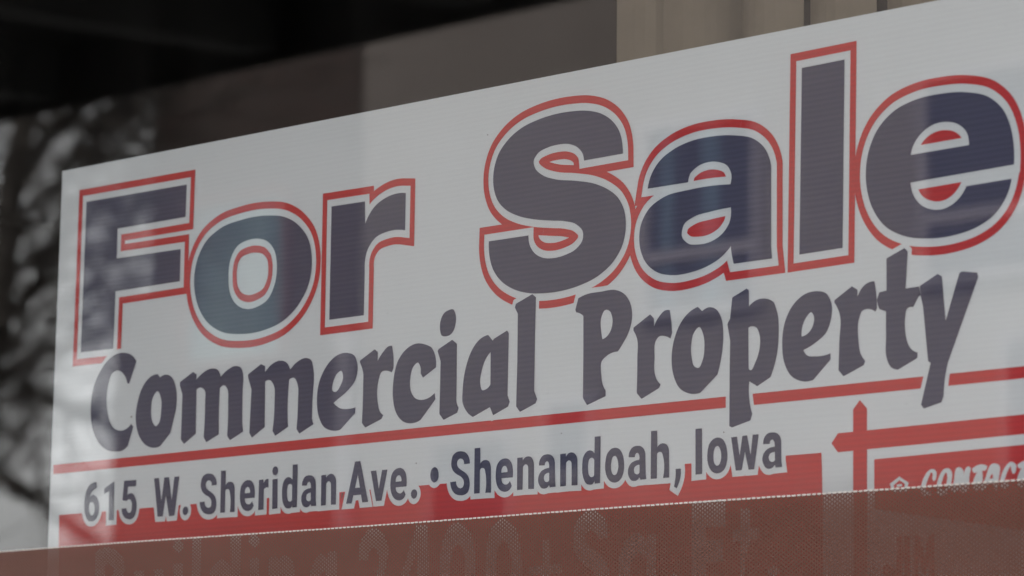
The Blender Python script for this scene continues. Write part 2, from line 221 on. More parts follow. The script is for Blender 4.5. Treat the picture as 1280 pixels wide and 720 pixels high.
def mixcol(nt, fac, a, b):
    n = nt.nodes.new('ShaderNodeMix'); n.data_type = 'RGBA'
    if isinstance(fac, (int, float)): n.inputs[0].default_value = fac
    else: nt.links.new(fac, n.inputs[0])
    for i, v in ((6, a), (7, b)):
        if isinstance(v, tuple): n.inputs[i].default_value = (*v, 1)
        else: nt.links.new(v, n.inputs[i])
    return n.outputs[2]

def ramp(nt, src, stops):
    n = nt.nodes.new('ShaderNodeValToRGB')
    e = n.color_ramp.elements
    while len(e) < len(stops): e.new(.5)
    for el, (p, c) in zip(e, stops):
        el.position = p; el.color = (*c, 1)
    nt.links.new(src, n.inputs[0])
    return n.outputs[0]

def noise(nt, vec, scale, detail=4, rough=.55):
    n = nt.nodes.new('ShaderNodeTexNoise')
    n.inputs['Scale'].default_value = scale
    n.inputs['Detail'].default_value = detail
    n.inputs['Roughness'].default_value = rough
    if vec: nt.links.new(vec, n.inputs['Vector'])
    return n.outputs['Fac']

def coords(nt, scale=None):
    t = nt.nodes.new('ShaderNodeTexCoord').outputs['Object']
    if scale:
        m = nt.nodes.new('ShaderNodeMapping')
        m.inputs['Scale'].default_value = scale
        nt.links.new(t, m.inputs[0])
        t = m.outputs[0]
    return t

# ------------------------------------------------------------------ materials
def fluted(name, base, rib, rough):
    """printed corrugated plastic: the flutes run along the sign and show as fine ribs"""
    m, nt, b = material(name, base, rough, .45)
    c = coords(nt)
    sep = nt.nodes.new('ShaderNodeSeparateXYZ'); nt.links.new(c, sep.inputs[0])
    wob = mth(nt, 'MULTIPLY', noise(nt, coords(nt, (3, 1, 60)), 1.0, 3), 7.0)
    w = mth(nt, 'SINE', mth(nt, 'ADD', mth(nt, 'MULTIPLY', sep.outputs[2], 2 * pi / 0.0027), wob))
    w = mth(nt, 'MULTIPLY_ADD', w, .5, .5)
    streak = noise(nt, coords(nt, (2.5, 1, 420)), 1.0, 3)
    mixv = mth(nt, 'MULTIPLY', w, streak)
    dirt = noise(nt, coords(nt, (14, 14, 14)), 1.0, 5)
    mv = mth(nt, 'ADD', mth(nt, 'MULTIPLY', mixv, .75), mth(nt, 'MULTIPLY', dirt, .35))
    col = mixcol(nt, mv, base, rib)
    nt.links.new(col, b.inputs['Base Color'])
    bp = nt.nodes.new('ShaderNodeBump')
    bp.inputs['Strength'].default_value = .10
    bp.inputs['Distance'].default_value = .0002
    nt.links.new(mth(nt, 'ADD', w, mth(nt, 'MULTIPLY', streak, 1.2)), bp.inputs['Height'])
    nt.links.new(bp.outputs[0], b.inputs['Normal'])
    return m

M_WHITE = fluted('sign_white', (.835, .857, .878), (.78, .80, .825), .42)
M_RED = fluted('ink_red', (.69, .024, .022), (.52, .017, .018), .38)
M_NAVY = fluted('ink_navy', (.036, .038, .088), (.082, .075, .138), .36)

# window glass: clear, mirror-like by Fresnel, both faces of the pane taken together
M_GLASS = bpy.data.materials.new('window_glass'); M_GLASS.use_nodes = True
nt = M_GLASS.node_tree; nt.nodes.clear()
out = nt.nodes.new('ShaderNodeOutputMaterial')
tr = nt.nodes.new('ShaderNodeBsdfTransparent'); tr.inputs[0].default_value = (.957, .964, .965, 1)
gl = nt.nodes.new('ShaderNodeBsdfAnisotropic') if False else nt.nodes.new('ShaderNodeBsdfGlossy')
gl.inputs['Roughness'].default_value = 0.0
fr = nt.nodes.new('ShaderNodeFresnel'); fr.inputs['IOR'].default_value = 1.52
ge = nt.nodes.new('ShaderNodeNewGeometry')
front = mth(nt, 'SUBTRACT', 1.0, ge.outputs['Backfacing'])
fac = mth(nt, 'MULTIPLY', mth(nt, 'MULTIPLY', fr.outputs[0], 1.95), front)
fac = mth(nt, 'MINIMUM', fac, 1.0)
mx = nt.nodes.new('ShaderNodeMixShader')
nt.links.new(fac, mx.inputs[0]); nt.links.new(tr.outputs[0], mx.inputs[1]); nt.links.new(gl.outputs[0], mx.inputs[2])
df = nt.nodes.new('ShaderNodeBsdfDiffuse'); df.inputs[0].default_value = (.7, .68, .66, 1)
mp = nt.nodes.new('ShaderNodeMapping'); mp.inputs['Scale'].default_value = (9, 1, 2.2); mp.inputs['Rotation'].default_value = (0, .5, 0)
nt.links.new(nt.nodes.new('ShaderNodeTexCoord').outputs['Object'], mp.inputs[0])
sm = noise(nt, mp.outputs[0], 1.0, 7, .62)
sm2 = noise(nt, nt.nodes.new('ShaderNodeTexCoord').outputs['Object'], 900, 2, .5)
dust = mth(nt, 'MULTIPLY', mth(nt, 'POWER', sm, 3.0), .035)
spk = mth(nt, 'MULTIPLY', mth(nt, 'GREATER_THAN', sm2, .74), .12)
mx2 = nt.nodes.new('ShaderNodeMixShader')
nt.links.new(mth(nt, 'MULTIPLY', mth(nt, 'ADD', dust, spk), front), mx2.inputs[0]); nt.links.new(mx.outputs[0], mx2.inputs[1]); nt.links.new(df.outputs[0], mx2.inputs[2])
nt.links.new(mx2.outputs[0], out.inputs[0])

# perforated window film: hexagonal holes, 1.95 mm pitch
PITCH = 0.00195
M_FILM, nt, b = material('perforated_film', (.26, .115, .085), .5, .35)
c = coords(nt)
sep = nt.nodes.new('ShaderNodeSeparateXYZ'); nt.links.new(c, sep.inputs[0])
def cell(off):
    u = mth(nt, 'DIVIDE', sep.outputs[0], PITCH * 3 ** .5)
    v = mth(nt, 'DIVIDE', sep.outputs[2], PITCH)
    u = mth(nt, 'SUBTRACT', mth(nt, 'FRACT', mth(nt, 'ADD', u, 50.5 + off)), .5)
    v = mth(nt, 'SUBTRACT', mth(nt, 'FRACT', mth(nt, 'ADD', v, 50.5 + off)), .5)
    u = mth(nt, 'MULTIPLY', u, PITCH * 3 ** .5); v = mth(nt, 'MULTIPLY', v, PITCH)
    return mth(nt, 'SQRT', mth(nt, 'ADD', mth(nt, 'MULTIPLY', u, u), mth(nt, 'MULTIPLY', v, v)))
d = mth(nt, 'MINIMUM', cell(0), cell(.5))
hole = mth(nt, 'LESS_THAN', d, PITCH * .25)
tr = nt.nodes.new('ShaderNodeBsdfTransparent')
mx = nt.nodes.new('ShaderNodeMixShader')
nt.links.new(hole, mx.inputs[0]); nt.links.new(b.outputs[0], mx.inputs[1]); nt.links.new(tr.outputs[0], mx.inputs[2])
nt.links.new(mx.outputs[0], nt.nodes['Material Output'].inputs[0])
blot_gloss = mth(nt, 'ADD', mth(nt, 'MULTIPLY', noise(nt, coords(nt, (5, 5, 14)), 1.0, 8, .7), .8), mth(nt, 'MULTIPLY_ADD', sep.outputs[0], -.45, .08))  # random blotches, plus reflected gloss painted in as a lightening towards the left
fcol = ramp(nt, blot_gloss, [(.25, (.167, .067, .047)), (.5, (.197, .080, .056)), (.75, (.225, .098, .074))])
nsep = nt.nodes.new('ShaderNodeSeparateXYZ'); nt.links.new(nt.nodes.new('ShaderNodeTexCoord').outputs['Normal'], nsep.inputs[0])
inner = mth(nt, 'GREATER_THAN', nsep.outputs[1], .5)   # the film's adhesive side is black
nt.links.new(mixcol(nt, inner, fcol, (.015, .014, .014)), b.inputs['Base Color'])

M_EDGE, _, _ = material('film_cut_edge', (.93, .90, .86), .5)
M_VANE, nt, b = material('blind_vane', (.50, .455, .40), .75, .2)
nt.links.new(ramp(nt, noise(nt, coords(nt, (60, 60, 60)), 1.0, 6), [(.3, (.26, .21, .155)), (.7, (.29, .235, .175))]), b.inputs['Base Color'])
M_ROOM, nt, b = material('room_wall', (.06, .045, .04), .9, .1)
M_CARPET, nt, b = material('room_floor', (.03, .025, .022), .95, .1)
M_METAL, nt, b = material('window_frame_metal', (.10, .085, .075), .4); b.inputs['Metallic'].default_value = .6

def rough_mat(name, c0, c1, scale, rough=.85, spec=.2, bump=.3):
    m, nt, b = material(name, c0, rough, spec)
    f = noise(nt, coords(nt), scale, 6, .6)
    nt.links.new(ramp(nt, f, [(.3, c0), (.7, c1)]), b.inputs['Base Color'])
    bp = nt.nodes.new('ShaderNodeBump'); bp.inputs['Strength'].default_value = bump
    nt.links.new(f, bp.inputs['Height']); nt.links.new(bp.outputs[0], b.inputs['Normal'])
    return m
M_ASPHALT = rough_mat('asphalt', (.045, .045, .048), (.065, .064, .062), 6)
M_WALK = rough_mat('sidewalk_concrete', (.34, .335, .32), (.42, .41, .39), 5)
M_GROUND = rough_mat('ground', (.12, .11, .09), (.16, .15, .11), .6)
M_CANOPY = rough_mat('canopy_underside', (.022, .019, .018), (.036, .031, .029), 3, .8, .1)
M_BEAM = rough_mat('canopy_beam', (.05, .052, .05), (.08, .08, .076), 3, .7, .2)
M_STUCCO = rough_mat('stucco', (.13, .112, .102), (.15, .13, .12), 1.5)
M_TRIM = rough_mat('window_trim', (.185, .168, .177), (.21, .19, .20), 2)
M_DARKWALL = rough_mat('dark_brick_base', (.10, .055, .05), (.13, .075, .07), 2)
M_BARK = rough_mat('bark', (.03, .026, .024), (.055, .048, .042), 12)
M_PANE, nt, b = material('dark_window_pane', (.012, .017, .03), .25, .15)
M_CURTAIN, nt, b = material('pale_curtain', (.30, .42, .42), .8, .1)
nt.links.new(ramp(nt, noise(nt, coords(nt, (7, 7, .4)), 1.0, 3), [(.35, (.06, .10, .115)), (.65, (.17, .24, .24))]), b.inputs['Base Color'])
M_BLUEC, nt, b = material('blue_curtain', (.05, .09, .12), .8, .1)
def brick(name, c1, c2, mortar, scale):
    m, nt, b = material(name, c1, .85, .2)
    mp = nt.nodes.new('ShaderNodeMapping'); mp.inputs['Rotation'].default_value = (radians(90), 0, 0)
    nt.links.new(nt.nodes.new('ShaderNodeTexCoord').outputs['Object'], mp.inputs[0])
    t = nt.nodes.new('ShaderNodeTexBrick')
    t.inputs['Color1'].default_value = (*c1, 1); t.inputs['Color2'].default_value = (*c2, 1); t.inputs['Mortar'].default_value = (*mortar, 1)
    t.inputs['Scale'].default_value = scale; t.inputs['Mortar Size'].default_value = .012
    t.inputs['Brick Width'].default_value = .22 * scale / scale; t.inputs['Row Height'].default_value = .075
    nt.links.new(mp.outputs[0], t.inputs['Vector']); nt.links.new(t.outputs['Color'], b.inputs['Base Color'])
    return m
M_BRICK = brick('dark_red_brick', (.042, .024, .021), (.034, .022, .02), (.055, .047, .043), 1.0)
M_FRONT = brick('storefront_brick', (.22, .11, .08), (.18, .09, .07), (.3, .28, .25), 1.0)

# ------------------------------------------------------------------ printed shapes
def decode(s):
    res = []
    for cs in s.split('|'):
        c = []
        for t in cs.split():
            k = t.endswith('c'); x, z = t.rstrip('c').split(',')
            c.append((float(x), float(z), k))
        res.append(c)
    return res

def smooth(c, n=5):
    """corner points stay; runs between them become Catmull-Rom curves"""
    L = len(c); out = []
    for i in range(L):
        p0, p1, p2, p3 = c[i - 1], c[i], c[(i + 1) % L], c[(i + 2) % L]
        P1 = Vector(p1[:2]); P2 = Vector(p2[:2])
        out.append(P1)
        if p1[2] and p2[2]: continue
        seg = (P2 - P1).length
        if seg < 6: continue
        def tangent(a, b_, c_):
            a, b_, c_ = Vector(a[:2]), Vector(b_[:2]), Vector(c_[:2])
            la, lc = max((b_ - a).length, 1e-6), max((c_ - b_).length, 1e-6)
            t = ((b_ - a) / la * lc + (c_ - b_) / lc * la) / (la + lc)
            return t * seg
        m1 = None if p1[2] else tangent(p0, p1, p2)
        m2 = None if p2[2] else tangent(p1, p2, p3)
        if m1 is None: m1 = 2 * (P2 - P1) - m2 if (2 * (P2 - P1) - m2).length < 2 * seg else (P2 - P1)
        if m2 is None: m2 = 2 * (P2 - P1) - m1 if (2 * (P2 - P1) - m1).length < 2 * seg else (P2 - P1)
        k = n if seg > 40 else (3 if seg > 15 else 2)
        for j in range(1, k):
            t = j / k
            out.append(P1 * (2 * t**3 - 3 * t * t + 1) + m1 * (t**3 - 2 * t * t + t) + P2 * (-2 * t**3 + 3 * t * t) + m2 * (t**3 - t * t))
    return out

def area(p):
    return sum(p[i - 1].x * p[i].y - p[i].x * p[i - 1].y for i in range(len(p))) / 2

def ccw(p):
    return p if area(p) > 0 else p[::-1]

class Plane:
    """all shapes of one print run, cut against each other"""
    def __init__(s): s.v = []; s.f = []; s.tagof = []
    def face(s, pts, t):
        pts = ccw(list(pts))
        if abs(area(pts)) < .05: return
        i = len(s.v); s.v += [p.copy() for p in pts]
        s.f.append(list(range(i, len(s.v)))); s.tagof.append(t)
    def shape(s, contours, t):
        for k, c in enumerate(contours): s.face(c, (t, k))
    def stroke(s, contours, w, t):
        for c in contours:
            L = len(c)
            for i in range(L):
                a, b_, d = c[i - 1], c[i], c[(i + 1) % L]
                e1, e2 = b_ - a, d - b_
                if e1.length < 1e-6 or e2.length < 1e-6: continue
                e1.normalize(); e2.normalize()
                n1 = Vector((-e1.y, e1.x)); n2 = Vector((-e2.y, e2.x))
                s.face((a + n1 * w, b_ + n1 * w, b_ - n1 * w, a - n1 * w), (t, 's'))
                cr = e1.x * e2.y - e1.y * e2.x
                if abs(cr) < .01: continue
                sg = -1 if cr > 0 else 1
                A, B = b_ + n1 * w * sg, b_ + n2 * w * sg
                m = n1 + n2
                if m.length > .75:
                    tip = b_ + m * sg * (2 * w / m.length_squared)
                    s.face((b_, A, tip, B), (t, 's'))
                else:
                    s.face((b_, A, B), (t, 's'))
    def solve(s):
        v, e, f, ov, oe, of = delaunay_2d_cdt(s.v, [], s.f, 1, 1e-4)
        s.ov = v; s.tris = []
        for face, orig in zip(f, of):
            cnt = {}
            for o in orig:
                t, k = s.tagof[o]
                if k == 's': cnt[t] = 1
                else: cnt[t] = cnt.get(t, 0) ^ 1
            s.tris.append((face, {t for t, c in cnt.items() if c}))
    def mesh(s, test, y):
        bm = bmesh.new(); m = {}
        for face, tags in s.tris:
            if not test(tags): continue
            vs = []
            for i in face:
                if i not in m: m[i] = bm.verts.new((s.ov[i].x * 1e-4, y, s.ov[i].y * 1e-4 + 1.8))
                vs.append(m[i])
            try: bm.faces.new(vs)
            except ValueError: pass
        bm.normal_update()
        for fc in bm.faces:
            if fc.normal.y > 0: fc.normal_flip()
        return bm

INK = -0.00025
def shapes(tbl): return [(n, [smooth(c) for c in decode(s)]) for n, s in tbl]
head, scr, addr, con, nam, sqf = map(shapes, (HEAD, SCRIPT, ADDRESS, CONTACT, NAME, AREA))
bars = {k: [smooth(c) for c in decode(s)] for k, s in BARS.items()}

sign = thing('for_sale_sign', 'white corrugated plastic sign reading For Sale in large red-edged navy letters', 'sign', (0, .002, 1.52))

# the board: 4 mm corrugated plastic, left edge slightly out of plumb
bm = bmesh.new()
poly = [(-.4159, 1.9682), (.47, 1.9682), (.47, 1.52), (-.4272, 1.52)]
fr_ = [bm.verts.new((x, 0, z)) for x, z in poly]; bk = [bm.verts.new((x, .004, z)) for x, z in poly]
bm.faces.new(fr_[::-1]); bm.faces.new(bk)
for i in range(4): bm.faces.new((fr_[i], fr_[(i + 1) % 4], bk[(i + 1) % 4], bk[i]))
bmesh.ops.recalc_face_normals(bm, faces=bm.faces)
part('panel', bm, M_WHITE, sign)

def letters(pl, tbl, key, mat, word, size, y=INK):
    seen = {}
    for i, (n, cs) in enumerate(tbl):
        lb = 'small white house emblem' if n == 'house_emblem' else '%s %s %s' % (size, 'letter' if n.isalpha() else 'character', n)
        part('emblem' if n == 'house_emblem' else 'letter', pl.mesh(lambda t, i=i: (key, i) in t, y), mat, sign, lb + ' ' + word)

# headline: navy letters, white gap, red outline, all cut back around the script line below
P = Plane()
for i, (n, cs) in enumerate(head):
    P.shape(cs, ('h', i)); P.stroke(cs, W_GAP, 'gap'); P.stroke(cs, W_OUT, 'out')
for i, (n, cs) in enumerate(scr):
    P.shape(cs, ('s', i)); P.stroke(cs, 26, 'halo')
P.shape(bars['rule'], 'rule')
P.solve()
hit = lambda t, k: any(isinstance(q, tuple) and q[0] == k for q in t)
part('headline_outline', P.mesh(lambda t: 'out' in t and 'gap' not in t and 'halo' not in t and not hit(t, 'h') and not hit(t, 's'), INK), M_RED, sign, 'red outline around the For Sale letters')
part('underline', P.mesh(lambda t: 'rule' in t and 'halo' not in t and not hit(t, 's'), INK), M_RED, sign, 'thin red line under Commercial Property')
letters(P, head, 'h', M_NAVY, 'of For Sale', 'large navy')
letters(P, scr, 's', M_NAVY, 'of Commercial Property', 'navy brush')

P = Plane()
P.shape(bars['band'], 'band')
for i, (n, cs) in enumerate(addr):
    P.shape(cs, ('a', i)); P.stroke(cs, 29, 'halo')
for i, (n, cs) in enumerate(sqf): P.shape(cs, ('q', i))
P.solve()
part('address_band', P.mesh(lambda t: 'band' in t and 'halo' not in t and not hit(t, 'a') and not hit(t, 'q'), INK), M_RED, sign, 'red band under the address')
letters(P, addr, 'a', M_NAVY, 'of the street address line', 'navy')
letters(P, sqf, 'q', M_WHITE, 'of the building size line', 'white')

P = Plane()
P.shape(bars['hbar'], 'bar'); P.solve()
P = Plane()
P.shape(bars['hbar'], 'hb'); P.shape(bars['vbar'], 'vb'); P.solve()
part('sign_post_emblem', P.mesh(lambda t: 'hb' in t or 'vb' in t, INK), M_RED, sign, 'red crossed post graphic with pointed ends')
P = Plane()
P.shape(bars['box'], 'box')
for i, (n, cs) in enumerate(con): P.shape(cs, ('c', i))
P.solve()
part('contact_panel', P.mesh(lambda t: 'box' in t and not hit(t, 'c'), INK), M_RED, sign, 'red contact panel with slanting lower edge')
letters(P, con, 'c', M_WHITE, 'in the red contact panel', 'white')
P = Plane()
for i, (n, cs) in enumerate(nam): P.shape(cs, ('n', i))
P.solve()
letters(P, nam, 'n', M_RED, 'under the contact panel', 'red')

M_SPECK, _, _ = material('dirt_speck', (.12, .085, .07), .8)
for pl_ in ([(-0.13956, 1.76038), (-0.13851, 1.76011), (-0.13928, 1.75732), (-0.14019, 1.75737)],
            [(0.15953, 1.77516), (0.16026, 1.77492), (0.16009, 1.77434), (0.15942, 1.77458)],
            [(-0.07653, 1.77318), (-0.07586, 1.77314), (-0.07591, 1.77250), (-0.07658, 1.77254)],
            [(0.03993, 1.78197), (0.04055, 1.78185), (0.04043, 1.78137), (0.03982, 1.78149)],
            [(-0.33896, 1.81524), (-0.33734, 1.81490), (-0.33772, 1.81422), (-0.33909, 1.81455)],
            [(0.15971, 1.85635), (0.16028, 1.85618), (0.16017, 1.85568), (0.15960, 1.85589)],
            [(-0.02062, 1.94337), (-0.01997, 1.94321), (-0.02009, 1.94271), (-0.02074, 1.94287)]):
    bm = bmesh.new()
    bm.faces.new([bm.verts.new((x, INK * 1.6, z)) for x, z in pl_][::-1])
    part('dirt_speck', bm, M_SPECK, sign, 'tiny brown dirt speck on the printed face')

# ------------------------------------------------------------------ window, film
GX0, GX1, GZ0, GZ1 = -1.9, 1.15, .55, 2.72
pane = link('window_pane', nbox(GX0, GX1, -.0148, -.0098, GZ0, GZ1), M_GLASS)
tag(pane, 'clear shop window glass in front of the sign, reflecting the street', 'window')

film = thing('window_film', 'brown perforated film with white dotted top edge on lower window glass', 'window film', (0, -.0150, 1.7397))
part('film_sheet', nbox(GX0 + .01, GX1 - .01, -.0151, -.01485, GZ0 + .01, 1.7397), M_FILM, film)
bm = bmesh.new()
k = int(.62 / (PITCH * 3 ** .5))
st = PITCH * 3 ** .5
for i in range(-k, k + 1):
    x = i * st + random.uniform(-.00008, .00008)
    L = random.uniform(.00205, .0025) / 2
    dz = .0002 * sin(i * .05) + random.uniform(-.00006, .00006)
    v = [bm.verts.new(q) for q in ((x - L, -.0152, 1.7396 + dz), (x + L, -.0152, 1.7396 + dz), (x + L * .85, -.0155, 1.7403 + dz), (x - L * .85, -.0155, 1.7403 + dz),
         (x - L, -.01483, 1.7396 + dz), (x + L, -.01483, 1.7396 + dz), (x + L * .85, -.01483, 1.7404 + dz), (x - L * .85, -.01483, 1.7404 + dz))]
    for q in ((0, 1, 2, 3), (5, 4, 7, 6), (3, 2, 6, 7), (1, 0, 4, 5), (0, 3, 7, 4), (2, 1, 5, 6)): bm.faces.new([v[j] for j in q])
bmesh.ops.recalc_face_normals(bm, faces=bm.faces)
part('cut_edge', bm, M_EDGE, film, 'white dotted cut edge of the film')

wf = thing('window_frame', 'dark metal frame round the shop window', 'window frame', (-.4, 0, GZ0 - .06))
for a in ((GX0 - .06, GX0, GZ0 - .06, GZ1 + .06), (GX1, GX1 + .06, GZ0 - .06, GZ1 + .06)):
    part('stile', nbox(a[0], a[1], -.05, .05, a[2], a[3]), M_METAL, wf)
for a in ((GX0, GX1, GZ0 - .06, GZ0), (GX0, GX1, GZ1, GZ1 + .06)):
    part('rail', nbox(a[0], a[1], -.05, .05, a[2], a[3]), M_METAL, wf)

# our own storefront: wall round the window and the dark canopy over the pavement
sw = thing('storefront', 'brick shop front holding the window with the sign', 'building', (0, .15, 0))
part('wall', nbox(-14, GX0 - .06, -.02, .28, .1, 4.6), M_FRONT, sw)
part('wall', nbox(GX1 + .06, 5, -.02, .28, .1, 4.6), M_FRONT, sw)
part('wall', nbox(GX0 - .06, GX1 + .06, -.02, .28, .1, GZ0 - .06), M_FRONT, sw)
part('wall', nbox(GX0 - .06, GX1 + .06, -.02, .28, GZ1 + .06, 4.6), M_FRONT, sw)
can = thing('canopy', 'dark flat canopy over the pavement, its edge mirrored at top left of the glass', 'canopy', (-4, -1.5, CAN_Z))
part('roof', nbox(-9, CAN_X, -3, -.03, CAN_Z + .12, CAN_Z + .26), M_CANOPY, can)
for bx in (-6.6, -5.7, -4.9, -4.2, -3.6, -2.6):
    part('beam', nbox(bx, bx + .09, -2.999, -.04, CAN_Z + .015, CAN_Z + .118), M_BEAM, can)
part('fascia', nbox(-9, CAN_X, -3.03, -3.001, CAN_Z, CAN_Z + .3), M_CANOPY, can)

# interior: dark room, vertical blind
def struct(name, bm, mat):
    o = link(name, bm, mat); o['kind'] = 'structure'; return o
struct('room_floor', nbox(-6.3, 4.3, .285, 6.3, .02, .08), M_CARPET)
struct('room_ceiling', nbox(-6.3, 4.3, .285, 6.3, 2.88, 3.1), M_ROOM)
struct('room_back_wall', nbox(-6.2, 4.2, 6.0, 6.2, .07, 2.9), M_ROOM)
struct('room_side_wall', nbox(-6.2, -6.0, .283, 6.1, .07, 2.9), M_ROOM)
struct('room_side_wall', nbox(4.0, 4.2, .283, 6.1, .07, 2.9), M_ROOM)

bl = thing('vertical_blind', 'beige vertical blind hanging behind the sign at top right', 'blind', (.4, BLY, 2.6))
part('head_rail', nbox(BLX[0] - .02, 1.14, BLY - .02, BLY + .02, 2.56, 2.6), M_VANE, bl)
for i, x in enumerate(BLX):
    bm = bmesh.new(); n = 8; w = BLW[i] if isinstance(BLW, list) else BLW; rows = []
    ang = BLA[i]
    for zz in (.62, 2.56):
        rows.append([])
        for j in range(n + 1):
            t = j / n; s_ = t * w; bow = .012 * sin(pi * t)
            px = x + s_ * cos(ang) + bow * sin(ang)
            py = BLY - s_ * sin(ang) * -1 - bow * cos(ang)
            rows[-1].append((px, py, zz))
    for j in range(n):
        for q in ([rows[0][j], rows[0][j + 1], rows[1][j + 1], rows[1][j]],):
            bm.faces.new([bm.verts.new(p) for p in q])
    bmesh.ops.remove_doubles(bm, verts=bm.verts, dist=1e-5)
    bmesh.ops.solidify(bm, geom=bm.faces[:], thickness=.001)
    part('vane', bm, M_VANE, bl, smooth=False)

# ------------------------------------------------------------------ street (seen mirrored in the glass)
struct('ground', nbox(-400, 400, -400, 400, -.2, 0), M_GROUND)
struct('road', nbox(-200, 200, -13, -4.2, .004, .01), M_ASPHALT)
struct('pavement', nbox(-60, 60, -4.2, 8, .012, .10), M_WALK)
struct('pavement', nbox(-60, 60, -16.0, -13, .012, .12), M_WALK)

FY = -16.0
def window(root, x0, x1, z0, z1, rail=None, curtain=None, mat=None, fm=None):
    fm = fm or M_TRIM
    bm = bmesh.new(); w = .05
    box(bm, x0 - w, x0, FY, FY + .06, z0 - w, z1 + w); box(bm, x1, x1 + w, FY, FY + .06, z0 - w, z1 + w)
    box(bm, x0, x1, FY, FY + .06, z1, z1 + w); box(bm, x0, x1, FY, FY + .09, z0 - w, z0)
    if rail: box(bm, x0, x1, FY + .015, FY + .05, rail - .035, rail + .035)
    f = part('window', bm, fm, root)
    sub('pane', nbox(x0, x1, FY + .003, FY + .012, z0, z1), mat or M_PANE, f, root)
    if curtain:
        for a, b_ in curtain:
            sub('curtain', nbox(a, b_, FY + .0125, FY + .0135, z0 + .02, z1 - .02), M_BLUEC, f, root)

b1 = thing('brick_building', 'dark reddish brick building across the street, mirrored between tree and pale building', 'building', (-21.5, -19, 0))
part('wall', nbox(-22.72, -20.24, -24, FY, .12, 9.5), M_BRICK, b1)
part('side_wing', nbox(-23.18, -22.723, -24, FY - .01, .12, 5.3), M_BRICK, b1)
part('cornice', nbox(-22.72, -20.24, FY, FY + .15, 9.2, 9.6), M_DARKWALL, b1)
window(b1, -22.2, -21.05, 4.72, 5.88, mat=M_CURTAIN, fm=M_DARKWALL)
b2 = thing('stucco_building', 'pale tan building with dark sash windows across the street, mirrored in the glass', 'building', (-14, -19, 0))
part('wall', nbox(-20.2, -4, -24, FY, .12, 9.8), M_STUCCO, b2)
part('corner_strip', nbox(-20.36, -20.21, FY + .003, FY + .08, .12, 4.8), M_TRIM, b2)
window(b2, -17.2, -16.22, 4.68, 5.86, rail=5.03, curtain=[(-16.72, -16.55), (-17.1, -16.98)])
window(b2, -14.74, -13.5, 4.68, 5.86, rail=5.03)
window(b2, -19.35, -18.55, 3.0, 3.95)
window(b2, -18.15, -17.75, 3.7, 4.15)
window(b2, -14.1, -13.2, 3.3, 4.25)
for x in (-12, -9.5, -7): window(b2, x, x + 1, 4.68, 5.86, rail=5.03)

# bare trees
def tree(loc, h, seed, label, lean=0.0, spread=1.0):
    rnd = random.Random(seed)
    root = thing('bare_tree', label, 'tree', loc, 'bare trees across the street')
    bt, bb = bmesh.new(), bmesh.new()
    def tube(bm, a, b_, r0, r1, n):
        d = (b_ - a).normalized(); u = d.orthogonal().normalized(); w = d.cross(u)
        A = [bm.verts.new(a + (u * cos(2 * pi * i / n) + w * sin(2 * pi * i / n)) * r0) for i in range(n)]
        B = [bm.verts.new(b_ + (u * cos(2 * pi * i / n) + w * sin(2 * pi * i / n)) * r1) for i in range(n)]
        for i in range(n): bm.faces.new((A[i], A[(i + 1) % n], B[(i + 1) % n], B[i]))
    def grow(p, d, L, r, depth):
        segs = 4 if depth > 1 else 3
        q = p.copy(); r0 = r
        for s_ in range(segs):
            d = (d + Vector((rnd.gauss(0, .16), rnd.gauss(0, .16), rnd.gauss(.02, .1)))).normalized()
            q2 = q + d * L / segs; r1 = max(r0 * .86, .006)
            tube(bt if depth == 6 else bb, q, q2, r0, r1, 8 if depth > 4 else (5 if depth > 2 else 3))
            q, r0 = q2, r1
            if depth > 0 and s_ > 0 or depth == 6 and s_ > 1:
                if rnd.random() < (.95 if depth < 6 else 1):
                    ax = Vector((rnd.gauss(0, 1), rnd.gauss(0, 1), rnd.gauss(0, .4))).normalized()
                    nd = (d + ax * rnd.uniform(.6, 1.1) * spread).normalized()
                    if depth > 0: grow(q, nd, L * rnd.uniform(.55, .8), max(r0 * rnd.uniform(.5, .7), .006), depth - 1)
        if depth > 0: grow(q, d, L * .7, r0 * .8, depth - 1)
    grow(Vector((0, 0, 0)) + Vector(loc), Vector((lean, 0, 1)).normalized(), h * .34, h * .021, 6)
    part('trunk', bt, M_BARK, root, smooth=True)
    part('crown', bb, M_BARK, root)
for t in TREES: tree(*t)

